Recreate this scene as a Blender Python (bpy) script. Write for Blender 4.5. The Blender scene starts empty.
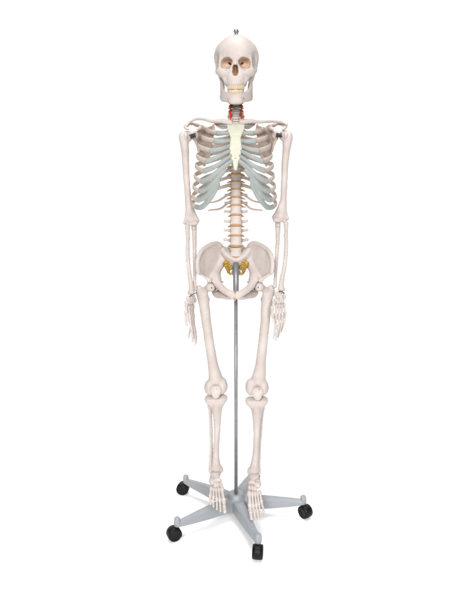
import bpy, math, random
import numpy as np
from mathutils import Vector, Matrix

sc = bpy.context.scene
C = sc.collection
random.seed(4)
rng = np.random.default_rng(4)

# ------------------------------------------------------------------ camera
F_PX, CAM_H, CAM_D, PITCH = 567.0, 1.25, 2.0, 0.19      # focal length in pixels of a 474 px wide frame
cam_d = bpy.data.cameras.new('camera')
cam = bpy.data.objects.new('camera', cam_d); C.objects.link(cam)
cam.location = (0, -CAM_D, CAM_H)
cam.rotation_euler = (math.pi / 2 - PITCH, 0, 0)
cam_d.sensor_fit = 'VERTICAL'; cam_d.sensor_height = 36.0
cam_d.lens = 36.0 * F_PX / 592.0
cam_d.clip_start = 0.05; cam_d.clip_end = 100
sc.camera = cam

# ------------------------------------------------------------------ world and lamps
world = bpy.data.worlds.new('World'); sc.world = world; world.use_nodes = True
bg = world.node_tree.nodes['Background']
bg.inputs[0].default_value = (1, 1, 1, 1); bg.inputs[1].default_value = 0.03
sc.view_settings.view_transform = 'Standard'; sc.view_settings.look = 'None'
sc.view_settings.exposure = 0; sc.view_settings.gamma = 1

def area(name, loc, target, size, power, col=(1, 1, 1)):
    l = bpy.data.lights.new(name, 'AREA'); l.shape = 'RECTANGLE'; l.size, l.size_y = size
    l.energy = power; l.color = col
    o = bpy.data.objects.new(name, l); C.objects.link(o); o.location = loc
    o.rotation_euler = (Vector(target) - Vector(loc)).to_track_quat('-Z', 'Y').to_euler()
    return o
area('key_softbox', (-1.1, -4.6, 2.9), (0, 0, 0.85), (1.6, 1.8), 245, (1, 0.99, 0.98))
area('fill_softbox', (1.3, -4.6, 2.4), (0, 0, 0.75), (1.5, 1.8), 150)
area('overhead_softbox', (0, 0.3, 8.0), (0, 0.3, 0), (4.5, 4.5), 620)
area('backdrop_lamp', (-2.6, 1.8, 2.6), (-0.3, 4.2, 1.2), (0.6, 2.2), 22)
area('backdrop_lamp', (2.6, 1.8, 2.6), (0.3, 4.2, 1.2), (0.6, 2.2), 22)

# ------------------------------------------------------------------ pixel of the photo -> point at depth Y
cP, sP = math.cos(PITCH), math.sin(PITCH)
def at(u, v, Y):
    a = (u - 237.0) / F_PX; b = (296.0 - v) / F_PX
    dy = cP + b * sP; dz = -sP + b * cP
    t = (Y + CAM_D) / dy
    return np.array([a * t, Y, CAM_H + dz * t])
def mpp(Y, z=1.0):                      # metres per pixel near depth Y
    return ((Y + CAM_D) * cP - (z - CAM_H) * sP) / F_PX

# ------------------------------------------------------------------ materials
def mat(name, c1, c2=None, rough=0.5, metal=0.0, scale=25.0, bump=0.0, bscale=180.0, spec=0.5, sss=0.0):
    m = bpy.data.materials.new(name); m.use_nodes = True
    nt = m.node_tree; b = nt.nodes['Principled BSDF']
    b.inputs['Roughness'].default_value = rough; b.inputs['Metallic'].default_value = metal
    b.inputs['Specular IOR Level'].default_value = spec
    if sss:
        b.inputs['Subsurface Weight'].default_value = sss
        b.inputs['Subsurface Radius'].default_value = (0.004, 0.002, 0.0014)
        b.inputs['Subsurface Scale'].default_value = 1.0
    c2 = c2 or tuple(x * 0.9 for x in c1)
    tc = nt.nodes.new('ShaderNodeTexCoord')
    n = nt.nodes.new('ShaderNodeTexNoise'); n.inputs['Scale'].default_value = scale
    n.inputs['Detail'].default_value = 6; n.inputs['Roughness'].default_value = 0.6
    nt.links.new(tc.outputs['Object'], n.inputs['Vector'])
    r = nt.nodes.new('ShaderNodeValToRGB')
    r.color_ramp.elements[0].position = 0.35; r.color_ramp.elements[0].color = (*c2, 1)
    r.color_ramp.elements[1].position = 0.65; r.color_ramp.elements[1].color = (*c1, 1)
    nt.links.new(n.outputs['Fac'], r.inputs['Fac'])
    nt.links.new(r.outputs['Color'], b.inputs['Base Color'])
    if bump:
        n2 = nt.nodes.new('ShaderNodeTexNoise'); n2.inputs['Scale'].default_value = bscale
        n2.inputs['Detail'].default_value = 5
        nt.links.new(tc.outputs['Object'], n2.inputs['Vector'])
        bp = nt.nodes.new('ShaderNodeBump'); bp.inputs['Strength'].default_value = bump
        bp.inputs['Distance'].default_value = 0.002
        nt.links.new(n2.outputs['Fac'], bp.inputs['Height'])
        nt.links.new(bp.outputs['Normal'], b.inputs['Normal'])
    return m
M = dict(
    bone=mat('bone_resin', (0.495, 0.447, 0.422), (0.43, 0.370, 0.338), 0.55, bump=0.5, bscale=220, scale=16, spec=0.25),
    tan=mat('tan_resin', (0.475, 0.405, 0.361), (0.431, 0.343, 0.282), 0.55, spec=0.25, bump=0.35, bscale=260, scale=24),
    rib=mat('rib_resin', (0.495, 0.428, 0.388), (0.445, 0.365, 0.310), 0.55, spec=0.25, bump=0.45, bscale=240, scale=20),
    cart=mat('cartilage_plastic', (0.273, 0.295, 0.282), (0.229, 0.251, 0.238), 0.5, spec=0.25, bump=0.3, scale=30),
    ivory=mat('sternum_plastic', (0.493, 0.484, 0.400), (0.458, 0.444, 0.356), 0.5, spec=0.25, bump=0.2),
    disc=mat('disc_rubber', (0.40, 0.22, 0.11), (0.32, 0.16, 0.07), 0.5, bump=0.15),
    nerve=mat('nerve_rubber', (0.46, 0.29, 0.045), (0.28, 0.155, 0.02), 0.4, scale=90),
    artery=mat('artery_rubber', (0.62, 0.02, 0.025), (0.45, 0.01, 0.015), 0.35),
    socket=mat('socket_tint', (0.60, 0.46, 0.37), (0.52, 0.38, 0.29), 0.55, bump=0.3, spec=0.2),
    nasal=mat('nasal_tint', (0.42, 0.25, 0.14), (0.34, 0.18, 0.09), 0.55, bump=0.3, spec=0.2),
    tooth=mat('tooth_enamel', (0.540, 0.441, 0.306), (0.468, 0.360, 0.234), 0.35, scale=60),
    steel=mat('brushed_steel', (0.250, 0.256, 0.263), (0.206, 0.213, 0.219), 0.45, metal=0.5, scale=60),
    chrome=mat('bright_steel', (0.24, 0.25, 0.27), (0.20, 0.21, 0.23), 0.3, metal=0.6),
    spring=mat('dark_steel', (0.08, 0.08, 0.09), (0.05, 0.05, 0.06), 0.35, metal=0.8),
    plastic=mat('grey_plastic', (0.252, 0.266, 0.281), (0.238, 0.252, 0.266), 0.42, bump=0.12, bscale=500),
    black=mat('black_rubber', (0.004, 0.004, 0.004), (0.003, 0.003, 0.003), 0.5, spec=0.2),
    cord=mat('black_cord', (0.02, 0.02, 0.02), None, 0.6),
    white=mat('white_paper', (0.94, 0.94, 0.94), (0.93, 0.93, 0.93), 0.9, spec=0.1),
)

# ------------------------------------------------------------------ objects
ORIG = {}
def link(name, V, Fc, m, parent=None, smooth=True, origin=None):
    V = np.asarray(V, float)
    o0 = np.asarray(origin if origin is not None else V.mean(0), float)
    me = bpy.data.meshes.new(name)
    me.from_pydata((V - o0).tolist(), [], [list(map(int, f)) for f in Fc])
    me.update()
    if smooth:
        me.polygons.foreach_set('use_smooth', [True] * len(me.polygons))
    me.materials.append(M[m])
    o = bpy.data.objects.new(name, me); C.objects.link(o)
    ORIG[o] = o0
    if parent is not None:
        o.parent = parent; o.location = Vector(o0 - ORIG[parent])
    else:
        o.location = Vector(o0)
    return o
def bevel(o, w=0.003, seg=2, ang=35):
    b = o.modifiers.new('bevel', 'BEVEL'); b.width = w; b.segments = seg
    b.limit_method = 'ANGLE'; b.angle_limit = math.radians(ang)
    return o
def thing(name, label, cat, loc):
    o = bpy.data.objects.new(name, None); C.objects.link(o)
    o.location = loc; o['label'] = label; o['category'] = cat; o.empty_display_size = 0.1
    ORIG[o] = np.asarray(loc, float); return o
def merge(*parts):
    V = []; Fc = []; n = 0
    for v, f in parts:
        V.append(np.asarray(v, float)); Fc += [[i + n for i in q] for q in f]; n += len(v)
    return np.vstack(V), Fc

# ------------------------------------------------------------------ sweeps
def spline(P, n):
    P = np.asarray(P, float)
    if len(P) == 2:
        t = np.linspace(0, 1, n)[:, None]; return P[0] * (1 - t) + P[1] * t
    A = np.vstack([2 * P[0] - P[1], P, 2 * P[-1] - P[-2]])
    # chord-length knots give even, loop-free curves
    d = np.maximum(np.linalg.norm(np.diff(P[:, :3], axis=0), axis=1), 1e-6)
    cum = np.r_[0, np.cumsum(d)]; s = np.linspace(0, cum[-1], n)
    out = []
    for x in s:
        i = min(int(np.searchsorted(cum, x, 'right')) - 1, len(P) - 2)
        t = (x - cum[i]) / d[i]
        p0, p1, p2, p3 = A[i], A[i + 1], A[i + 2], A[i + 3]
        d0 = max(np.linalg.norm((p1 - p0)[:3]), 1e-6); d2 = max(np.linalg.norm((p3 - p2)[:3]), 1e-6)
        m1 = d[i] * ((p1 - p0) / d0 - (p2 - p0) / (d0 + d[i]) + (p2 - p1) / d[i])
        m2 = d[i] * ((p2 - p1) / d[i] - (p3 - p1) / (d[i] + d2) + (p3 - p2) / d2)
        t2, t3 = t * t, t * t * t
        out.append((2 * t3 - 3 * t2 + 1) * p1 + (t3 - 2 * t2 + t) * m1 + (-2 * t3 + 3 * t2) * p2 + (t3 - t2) * m2)
    return np.array(out)
def sweep(P, ra, rb=None, up=(0, 0, 1), n=40, seg=12, caps=True, wob=0.0):
    """tube along P; ra = half size across, rb = half size along `up`; radii may be lists over P"""
    P = np.asarray(P, float); k = len(P)
    ra = np.full(k, ra) if np.isscalar(ra) else np.asarray(ra, float)
    rb = ra if rb is None else (np.full(k, rb) if np.isscalar(rb) else np.asarray(rb, float))
    Q = spline(np.c_[P, ra, rb], n)
    X, A, B = Q[:, :3], np.maximum(Q[:, 3], 1e-5), np.maximum(Q[:, 4], 1e-5)
    if wob:
        w = 1 + wob * np.interp(np.arange(n), np.linspace(0, n, 14), rng.normal(size=14))
        A = A * w; B = B * w
    T = np.gradient(X, axis=0); T /= np.linalg.norm(T, axis=1)[:, None] + 1e-12
    up = np.asarray(up, float)
    U = up - (T @ up)[:, None] * T
    bad = np.linalg.norm(U, axis=1) < 0.15
    if bad.any():
        alt = np.array([0, 1.0, 0.0]); U[bad] = alt - (T[bad] @ alt)[:, None] * T[bad]
    U /= np.linalg.norm(U, axis=1)[:, None]
    S = np.cross(T, U)
    if caps:                                  # rounded ends
        ext = []
        for e, sg in ((0, -1), (-1, 1)):
            for a in (0.5, 0.85, 1.0):
                r = math.sqrt(max(1 - a * a, 0.0)) if a < 1 else 0.02
                ext.append((e, X[e] + sg * T[e] * min(A[e], B[e]) * a, A[e] * r, B[e] * r))
        st = ext[:3][::-1]; en = ext[3:]
        X = np.vstack([[q[1] for q in st], X, [q[1] for q in en]])
        A = np.r_[[q[2] for q in st], A, [q[2] for q in en]]; B = np.r_[[q[3] for q in st], B, [q[3] for q in en]]
        S = np.vstack([[S[0]] * 3, S, [S[-1]] * 3]); U = np.vstack([[U[0]] * 3, U, [U[-1]] * 3])
    a = np.linspace(0, 2 * math.pi, seg, endpoint=False)
    V = (X[:, None, :] + (A[:, None] * np.cos(a))[..., None] * S[:, None, :] + (B[:, None] * np.sin(a))[..., None] * U[:, None, :]).reshape(-1, 3)
    N = len(X); Fc = []
    for i in range(N - 1):
        for j in range(seg):
            j2 = (j + 1) % seg
            Fc.append([i * seg + j, i * seg + j2, (i + 1) * seg + j2, (i + 1) * seg + j])
    Fc.append([j for j in range(seg)][::-1]); Fc.append([(N - 1) * seg + j for j in range(seg)])
    return V, Fc
def small_bone(a, b, r0, rm, r1, flat=1.0):
    a = np.asarray(a); b = np.asarray(b); t = [0, 0.12, 0.28, 0.5, 0.72, 0.88, 1]
    r = [r0 * 0.8, r0, rm * 1.12, rm, rm * 1.1, r1, r1 * 0.82]
    return sweep([a + (b - a) * x for x in t], r, np.array(r) * flat, up=(0, 1, 0.01), n=18, seg=10)
def lathe(prof, c, seg=32, sx=1.0, sy=1.0):
    prof = np.asarray(prof, float); a = np.linspace(0, 2 * math.pi, seg, endpoint=False)
    V = np.array([[c[0] + r * sx * math.cos(t), c[1] + r * sy * math.sin(t), c[2] + z] for r, z in prof for t in a])
    n = len(prof); Fc = [[i * seg + j, i * seg + (j + 1) % seg, (i + 1) * seg + (j + 1) % seg, (i + 1) * seg + j] for i in range(n - 1) for j in range(seg)]
    Fc.append(list(range(seg))[::-1]); Fc.append([(n - 1) * seg + j for j in range(seg)])
    return V, Fc

# ------------------------------------------------------------------ signed-distance modelling
class SDF:
    def __init__(s, lo, hi, h):
        s.h = h; s.ax = [np.arange(l, u + h, h, dtype=np.float32) for l, u in zip(lo, hi)]
        s.d = np.full([len(a) for a in s.ax], 1.0, np.float32)
    def sub(s, lo, hi, m):
        sl = [slice(int(np.searchsorted(a, l - m)), int(np.searchsorted(a, u + m)) + 1) for a, l, u in zip(s.ax, lo, hi)]
        g = np.ix_(*[a[q] for a, q in zip(s.ax, sl)])
        return tuple(sl), g
    def put(s, fn, lo, hi, k, mode):
        sl, g = s.sub(lo, hi, k + 3 * s.h)
        if any(len(x.ravel()) == 0 for x in g): return s
        d = s.d[sl]; e = np.broadcast_to(fn(*g), d.shape).astype(np.float32)
        if mode == '-': e = -e; d = -d; e, d = -e, -d     # max(d,-e) below
        k = max(k, 1e-5)
        if mode == '+':
            hh = np.maximum(k - np.abs(d - e), 0) / k; s.d[sl] = np.minimum(d, e) - hh * hh * k * 0.25
        else:
            e = -fn(*g); e = np.broadcast_to(e, d.shape)
            hh = np.maximum(k - np.abs(d - e), 0) / k; s.d[sl] = np.maximum(d, e) + hh * hh * k * 0.25
        return s
    def ell(s, c, r, k=0.004, mode='+', rot=None):
        c = np.asarray(c, float); r = np.asarray([r] * 3 if np.isscalar(r) else r, float)
        R = np.eye(3) if rot is None else np.array(rot.to_3x3() if hasattr(rot, 'to_3x3') else rot)
        ext = np.full(3, r.max()) if rot is not None else r
        def fn(x, y, z):
            x, y, z = x - c[0], y - c[1], z - c[2]
            if rot is not None:
                x, y, z = [R[0, i] * x + R[1, i] * y + R[2, i] * z for i in range(3)]
            k0 = np.sqrt((x / r[0])**2 + (y / r[1])**2 + (z / r[2])**2)
            k1 = np.sqrt((x / r[0]**2)**2 + (y / r[1]**2)**2 + (z / r[2]**2)**2) + 1e-9
            return k0 * (k0 - 1) / k1
        return s.put(fn, c - ext, c + ext, k, mode)
    def cap(s, a, b, ra, rb=None, k=0.004, mode='+', flat=None):
        a = np.asarray(a, float); b = np.asarray(b, float); rb = ra if rb is None else rb
        ab = b - a; L = max(float(ab @ ab), 1e-12)
        def fn(x, y, z):
            x, y, z = x - a[0], y - a[1], z - a[2]
            t = np.clip((x * ab[0] + y * ab[1] + z * ab[2]) / L, 0, 1)
            qx, qy, qz = x - ab[0] * t, y - ab[1] * t, z - ab[2] * t
            if flat is not None:
                n, f = flat; q = qx * n[0] + qy * n[1] + qz * n[2]; q = q * (1 / f - 1)
                qx, qy, qz = qx + q * n[0], qy + q * n[1], qz + q * n[2]
                return (np.sqrt(qx**2 + qy**2 + qz**2) - (ra + (rb - ra) * t)) * min(1, f)
            return np.sqrt(qx**2 + qy**2 + qz**2) - (ra + (rb - ra) * t)
        m = max(ra, rb) * (max(1, flat[1]) if flat is not None else 1)
        return s.put(fn, np.minimum(a, b) - m, np.maximum(a, b) + m, k, mode)
    def chain(s, P, r, k=0.004, mode='+', flat=None, n=None):
        P = np.asarray(P, float); r = np.full(len(P), r) if np.isscalar(r) else np.asarray(r, float)
        if n:
            Q = spline(np.c_[P, r], n); P, r = Q[:, :3], Q[:, 3]
        for i in range(len(P) - 1):
            s.cap(P[i], P[i + 1], r[i], r[i + 1], k, mode, flat)
        return s
    def wall(s, P, zlo, zhi, th, k=0.004, mode='+'):
        """upright curved wall over the plan polyline P (x, y) between heights zlo..zhi (lists)"""
        P = np.asarray(P, float)
        def fn(x, y, z):
            best = None
            for i in range(len(P) - 1):
                a, b = P[i], P[i + 1]; ab = b - a; L = ab @ ab
                px, py = x - a[0], y - a[1]
                t = np.clip((px * ab[0] + py * ab[1]) / L, 0, 1)
                dxy = np.sqrt((px - ab[0] * t)**2 + (py - ab[1] * t)**2)
                lo = zlo[i] + (zlo[i + 1] - zlo[i]) * t; hi = zhi[i] + (zhi[i + 1] - zhi[i]) * t
                dz = np.maximum(np.maximum(lo - z, z - hi) + th, 0)
                e = np.sqrt(dxy**2 + dz**2) - th
                best = e if best is None else np.minimum(best, e)
            return best
        m = th
        return s.put(fn, (P[:, 0].min() - m, P[:, 1].min() - m, min(zlo) - m), (P[:, 0].max() + m, P[:, 1].max() + m, max(zhi) + m), k, mode)
    def plate(s, poly, depth, th, k=0.004, mode='+', rnd=None):
        """plate of thickness th with the outline poly (x, z), bent along y = depth(x, z)"""
        poly = np.asarray(poly, float); lo, hi = poly.min(0), poly.max(0)
        def fn(x, y, z):
            x2 = x[:, 0, :]; z2 = z[:, 0, :]
            x2, z2 = np.broadcast_arrays(x2, z2)
            d2 = np.full(x2.shape, 1e9); ins = np.zeros(x2.shape, bool)
            for i in range(len(poly)):
                a, b = poly[i], poly[(i + 1) % len(poly)]; ab = b - a
                px, pz = x2 - a[0], z2 - a[1]
                t = np.clip((px * ab[0] + pz * ab[1]) / max(ab @ ab, 1e-12), 0, 1)
                d2 = np.minimum(d2, (px - ab[0] * t)**2 + (pz - ab[1] * t)**2)
                cr = ((a[1] > z2) != (b[1] > z2)) & (x2 < (b[0] - a[0]) * (z2 - a[1]) / (b[1] - a[1] + 1e-12) + a[0])
                ins ^= cr
            e = np.sqrt(d2); e = np.where(ins, -e, e)[:, None, :]
            r = th / 2
            dy = np.abs(y - depth(x2, z2)[:, None, :])
            return np.sqrt(np.maximum(e + r, 0)**2 + dy**2) - r
        ys = depth(poly[:, 0], poly[:, 1])
        gx, gz = np.meshgrid(np.linspace(lo[0], hi[0], 9), np.linspace(lo[1], hi[1], 9)); yy = depth(gx, gz)
        return s.put(fn, (lo[0], min(ys.min(), yy.min()) - th, lo[1]), (hi[0], max(ys.max(), yy.max()) + th, hi[1]), k, mode)
    def roughen(s, amp, freq, seed=0):
        r = np.random.default_rng(seed); X, Y, Z = np.ix_(*s.ax); tot = 0
        for _ in range(7):
            w = r.normal(size=3); w = w / np.linalg.norm(w) * freq * r.uniform(0.6, 1.6)
            tot = tot + np.sin(X * w[0] + Y * w[1] + Z * w[2] + r.uniform(0, 6.3))
        s.d = s.d + (tot * (amp / 3.5)).astype(np.float32); return s
    def mesh(s):
        d = s.d; ins = d < 0; n = np.array(d.shape)
        cnt = np.zeros(n - 1, np.float32); acc = np.zeros((*(n - 1), 3), np.float32)
        off = [(0, 0), (0, 1), (1, 0), (1, 1)]
        crosses = []
        for ax in range(3):
            lo = [slice(None)] * 3; hi = [slice(None)] * 3; lo[ax] = slice(0, -1); hi[ax] = slice(1, None)
            a, b = d[tuple(lo)], d[tuple(hi)]; cr = ins[tuple(lo)] != ins[tuple(hi)]
            idx = np.argwhere(cr); t = (a[cr] / (a[cr] - b[cr]))
            pos = idx.astype(np.float32).copy(); pos[:, ax] += t
            o1, o2 = [q for q in range(3) if q != ax]
            for du, dv in off:
                c = idx.copy(); c[:, o1] -= du; c[:, o2] -= dv
                ok = (c >= 0).all(1) & (c < n - 1).all(1)
                np.add.at(cnt, tuple(c[ok].T), 1); np.add.at(acc, tuple(c[ok].T), pos[ok])
            crosses.append((ax, o1, o2, idx, ins[tuple(lo)][cr]))
        act = cnt > 0; vid = np.full(n - 1, -1, np.int64); vid[act] = np.arange(act.sum())
        V = acc[act] / cnt[act][:, None] * s.h + np.array([a[0] for a in s.ax])
        Fc = []
        for ax, o1, o2, idx, inn in crosses:
            q = []
            for du, dv in ((1, 1), (0, 1), (0, 0), (1, 0)):
                c = idx.copy(); c[:, o1] -= du; c[:, o2] -= dv; q.append(c)
            ok = np.all([((c >= 0) & (c < n - 1)).all(1) for c in q], axis=0)
            f = np.stack([vid[tuple(c[ok].T)] for c in q], 1)
            flip = inn[ok] ^ (ax == 1)
            f[~flip] = f[~flip][:, ::-1]
            Fc.append(f)
        V = V.astype(float); Q = np.vstack(Fc)
        e = np.vstack([Q[:, [0, 1]], Q[:, [1, 2]], Q[:, [2, 3]], Q[:, [3, 0]]])
        deg = np.bincount(e.ravel(), minlength=len(V)).astype(float)[:, None]
        for lam in (.5, .5, -.45, .5):
            acc2 = np.zeros_like(V)
            for c in range(3):
                acc2[:, c] = np.bincount(e[:, 0], V[e[:, 1], c], len(V)) + np.bincount(e[:, 1], V[e[:, 0], c], len(V))
            V = V + lam * (acc2 / np.maximum(deg, 1) - V)
        return V, Q.tolist()
def box_of(P, m):
    P = np.vstack([np.atleast_2d(p) for p in P]); return P.min(0) - m, P.max(0) + m

# ================================================================== setting
def make_backdrop():
    pts = [(-1.8, 0.0), (2.6, 0.0)]
    for i in range(1, 13):
        a = i / 12 * math.pi / 2; pts.append((2.6 + 1.4 * math.sin(a), 1.4 - 1.4 * math.cos(a)))
    pts.append((4.0, 5.0)); V = []; Fc = []
    for i, (y, z) in enumerate(pts):
        V += [(-7.5, y, z), (7.5, y, z)]
        if i: Fc.append([2 * i - 2, 2 * i - 1, 2 * i + 1, 2 * i])
    o = link('backdrop', V, Fc, 'white', origin=(0, 0, 0)); o['kind'] = 'structure'
make_backdrop()

# ================================================================== rolling stand
HX, HY = at(236.0, 487, 0)[0], 0.0
stand = thing('rolling_stand', 'grey five-armed rolling stand with a steel pole and black casters under the skeleton', 'stand', (HX, HY, 0))
R_ARM = 0.259; TH0 = 17.2
top_sleeve = at(236.5, 263, 0.0)[2]; bot_sleeve = at(236.5, 294, 0.0)[2]
link('pole', *lathe([(0.0066, 0.06), (0.0066, bot_sleeve + 0.01)], (HX, HY, 0), 24), 'steel', stand)
link('pole_sleeve', *lathe([(0.0090, bot_sleeve), (0.0104, bot_sleeve + 0.004), (0.0104, top_sleeve + 0.008)], (HX, HY, 0), 24), 'steel', stand)
hub = link('hub', *lathe([(0.030, 0.046), (0.038, 0.050), (0.041, 0.066), (0.040, 0.080), (0.034, 0.088), (0.031, 0.090), (0.030, 0.097), (0.027, 0.100), (0.0125, 0.1005), (0.0115, 0.0985), (0.0095, 0.0985)],
      (HX, HY, -0.006), 40), 'plastic', stand)
def arm_mesh(ang):
    secs = [(0.028, 0.0280, 0.0215, 0.045, 0.085), (0.06, 0.0245, 0.0180, 0.044, 0.088), (0.13, 0.0195, 0.0140, 0.045, 0.085), (0.20, 0.0150, 0.0100, 0.049, 0.080), (R_ARM + 0.004, 0.0115, 0.0072, 0.056, 0.074)]
    V = []; Fc = []
    ca, sa = math.sin(ang), -math.cos(ang)
    for r, wb, wt, z0, z1 in secs:
        for w, z in ((-wb, z0), (wb, z0), (wb, z0 + 0.009), (wt + 0.002, z1 - 0.006), (wt * 0.7, z1), (-wt * 0.7, z1), (-wt - 0.002, z1 - 0.006), (-wb, z0 + 0.009)):
            V.append((HX + ca * r - sa * w, HY + sa * r + ca * w, z - 0.006))
    k = 8
    for i in range(len(secs) - 1):
        for j in range(k):
            Fc.append([i * k + j, i * k + (j + 1) % k, (i + 1) * k + (j + 1) % k, (i + 1) * k + j])
    Fc.append(list(range(k))[::-1]); Fc.append([(len(secs) - 1) * k + j for j in range(k)])
    return V, Fc
def disc_wheel(c, ax, r, w):
    prof = [(0.010, -w * 0.30), (r * 0.72, -w * 0.46), (r * 0.9, -w / 2), (r, -w * 0.30), (r, w * 0.30), (r * 0.9, w / 2), (r * 0.72, w * 0.46), (0.010, w * 0.30)]
    V, Fc = lathe(prof, (0, 0, 0), 32)
    q = Vector((0, 0, 1)).rotation_difference(Vector(ax)).to_matrix()
    return V @ np.array(q).T + np.array(c), Fc
cast_dir = {0: -8, 1: 35, 2: -20, 3: -100, 4: -60}           # swivel of each caster, degrees
for i in range(5):
    a = math.radians(TH0 + 72 * i)
    arm = bevel(link('arm', *arm_mesh(a), 'plastic', stand, smooth=False), 0.0025, 3)
    ex, ey = HX + R_ARM * math.sin(a), HY - R_ARM * math.cos(a)
    bevel(link('caster_socket', *lathe([(0.0105, 0.056), (0.0118, 0.060), (0.0122, 0.070), (0.0112, 0.084), (0.0095, 0.089), (0.004, 0.0905)], (ex, ey, -0.006), 24), 'plastic', arm), 0.001)
    b = math.radians(cast_dir[i]); ox, oy = math.sin(b), -math.cos(b)       # trailing direction
    cx, cy = ex + 0.013 * ox, ey + 0.013 * oy; axd = Vector((oy, -ox, 0))
    stem = lathe([(0.006, 0.040), (0.006, 0.060)], (ex, ey, 0), 16)
    # hood: half drum over the wheels
    hs = []
    for s in range(-3, 11):
        t = math.radians(s * 20 + 10); hs.append((math.cos(t), math.sin(t)))
    V = []; Fc = []
    for w in (-0.017, -0.006, 0.006, 0.017):
        for (c1, s1) in hs:
            rr = 0.0242 if abs(w) > 0.01 else 0.0256
            V.append((cx + ox * c1 * rr + axd.x * w, cy + oy * c1 * rr + axd.y * w, 0.0245 + s1 * rr))
    n = len(hs)
    for k in range(3):
        for j in range(n - 1):
            Fc.append([k * n + j, k * n + j + 1, (k + 1) * n + j + 1, (k + 1) * n + j])
    base = len(V)
    cs = link('caster', *merge(stem, (V, Fc)), 'black', stand)
    sm = cs.modifiers.new('thickness', 'SOLIDIFY'); sm.thickness = 0.002; sm.offset = -1
    for sgn in (-1, 1):
        c0 = np.array([cx, cy, 0.0234]) + sgn * 0.0105 * np.array([axd.x, axd.y, 0])
        link('wheel', *disc_wheel(c0, axd, 0.0232, 0.014), 'black', cs)

# ================================================================== skeleton
skel = thing('anatomical_skeleton', 'full-size human skeleton model in pale resin hung on the steel pole', 'skeleton', (HX, 0, 0.0))

# ---------------------------------------------------------------- skull
SK = 0.955
sk_c = at(236.2, 67.2, -0.03)
Rsk = np.array((Matrix.Rotation(math.radians(-2), 3, 'Z') @ Matrix.Rotation(math.radians(8), 3, 'X')))
def skull_xf(V):
    return (np.asarray(V) * SK) @ Rsk.T + sk_c
def build_skull():
    s = SDF((-.085, -.105, -.075), (.085, .13, .112), 0.0015)
    s.ell((0, .025, .028), (.0700, .092, .0715), 0.004)
    s.ell((0, -.018, .036), (.0575, .057, .058), 0.03)
    for m in (-1, 1):
        s.ell((m * .038, .035, .036), (.0330, .050, .040), 0.03)          # parietal eminence
        # brow
        s.chain([(m * .049, -.0525, .025), (m * .0515, -.050, .016)], [.0044, .0045], 0.010)
        # cheek bone and arch
        s.chain([(m * .0515, -.050, .020), (m * .052, -.052, .004), (m * .051, -.055, -.012)], [.0048, .0052, .0085], 0.006)
        s.chain([(m * .026, -.066, -.018), (m * .040, -.064, -.020), (m * .052, -.054, -.018), (m * .062, -.036, -.015), (m * .0650, -.008, -.012), (m * .0645, .018, -.009), (m * .060, .032, -.006)],
                [.011, .011, .0105, .0072, .005, .0048, .007], 0.008, n=16)
        # maxilla strut to the nose
        s.chain([(m * .010, -.077, .010), (m * .0155, -.072, -.014), (m * .019, -.070, -.034)], [.0045, .006, .009], 0.007)
        s.chain([(m * .040, -.056, -.028), (m * .030, -.056, -.041), (m * .026, -.053, -.050)], [.011, .011, .009], 0.008)
        s.ell((m * .031, -.036, -.040), (.009, .017, .024), 0.008)       # maxillary tuberosity
        s.ell((m * .051, .030, -.004), (.0185, .042, .030), 0.012)      # temporal bone
        s.ell((m * .052, .036, -.030), (.010, .014, .020), 0.010)         # mastoid
    # maxilla and alveolar arch
    s.ell((0, -.054, -.030), (.031, .026, .024), 0.010)
    arc = [(.027 * math.sin(t), -.046 - .032 * math.cos(t)) for t in np.linspace(-1.75, 1.75, 15)]
    s.wall(arc, [-.060] * 15, [-.030] * 15, .0065, 0.008)
    s.ell((0, -.048, -.040), (.022, .024, .006), 0.004)
    # skull base
    s.ell((0, .035, -.020), (.050, .060, .022), 0.02)
    s.ell((0, -.010, -.015), (.030, .040, .022), 0.015)
    # nasal bones
    s.chain([(0, -.069, .024), (0, -.0765, .012), (0, -.0845, .0005)], [.0075, .0062, .0055], 0.006)
    # temporal hollows
    for m in (-1, 1):
        s.ell((m * .0605, -.022, -.004), (.0135, .027, .032), 0.008, '-')
        s.ell((m * .0665, -.032, .016), (.010, .020, .022), 0.014, '-')
        s.chain([(m * .053, -.052, -.014), (m * .0625, -.036, -.015), (m * .0650, -.008, -.012), (m * .0645, .018, -.009)], [.007, .0062, .005, .0048], 0.003, n=10)
        s.ell((m * .0255, -.070, .0115), (.0160, .022, .0160), 0.004, '-')
        s.ell((m * .0350, -.066, .0095), (.0165, .022, .0165), 0.004, '-')
        s.ell((m * .0275, -.052, .0100), (.0165, .022, .0140), 0.006, '-')
        s.ell((m * .0200, -.032, .0095), (.0024, .026, .0066), 0.002, '-', rot=Matrix.Rotation(m * 0.95, 4, 'Y'))
        s.ell((m * .031, -.077, -.0135), (.0018, .006, .0018), 0.002, '-')  # infraorbital hole
        s.ell((m * .053, .022, -.010), (.010, .0045, .0045), 0.003, '-')    # ear canal
    # nasal opening, with septum
    s.ell((0, -.078, -.019), (.0098, .024, .0130), 0.003, '-')
    s.ell((0, -.078, -.008), (.0068, .024, .0118), 0.005, '-')
    s.cap((0, -.060, -.031), (0, -.066, -.004), .0013, .0013, 0.002, flat=((0, 1, 0), 6.0))
    for m in (-1, 1):
        s.ell((m * .0085, -.066, -.024), (.0035, .010, .0030), 0.002)       # conchae
    # coronal suture, a fine zigzag groove over the vault
    sut = []
    for k, t in enumerate(np.linspace(-1.25, 1.25, 60)):
        d = np.array([math.sin(t), -.36 + .10 * abs(t) + .012 * (-1)**k, math.cos(t)]); q = np.array([.0, .025, .028])
        for _ in range(3):
            e = 1 / math.sqrt((d[0] / .0715)**2 + (d[1] / .092)**2 + (d[2] / .0725)**2)
        sut.append(q + d * e * 1.004)
    s.chain(sut, .0012, .001, '-')
    s.roughen(0.0005, 150, 3)
    return s.mesh()
V, Fc = build_skull()
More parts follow.
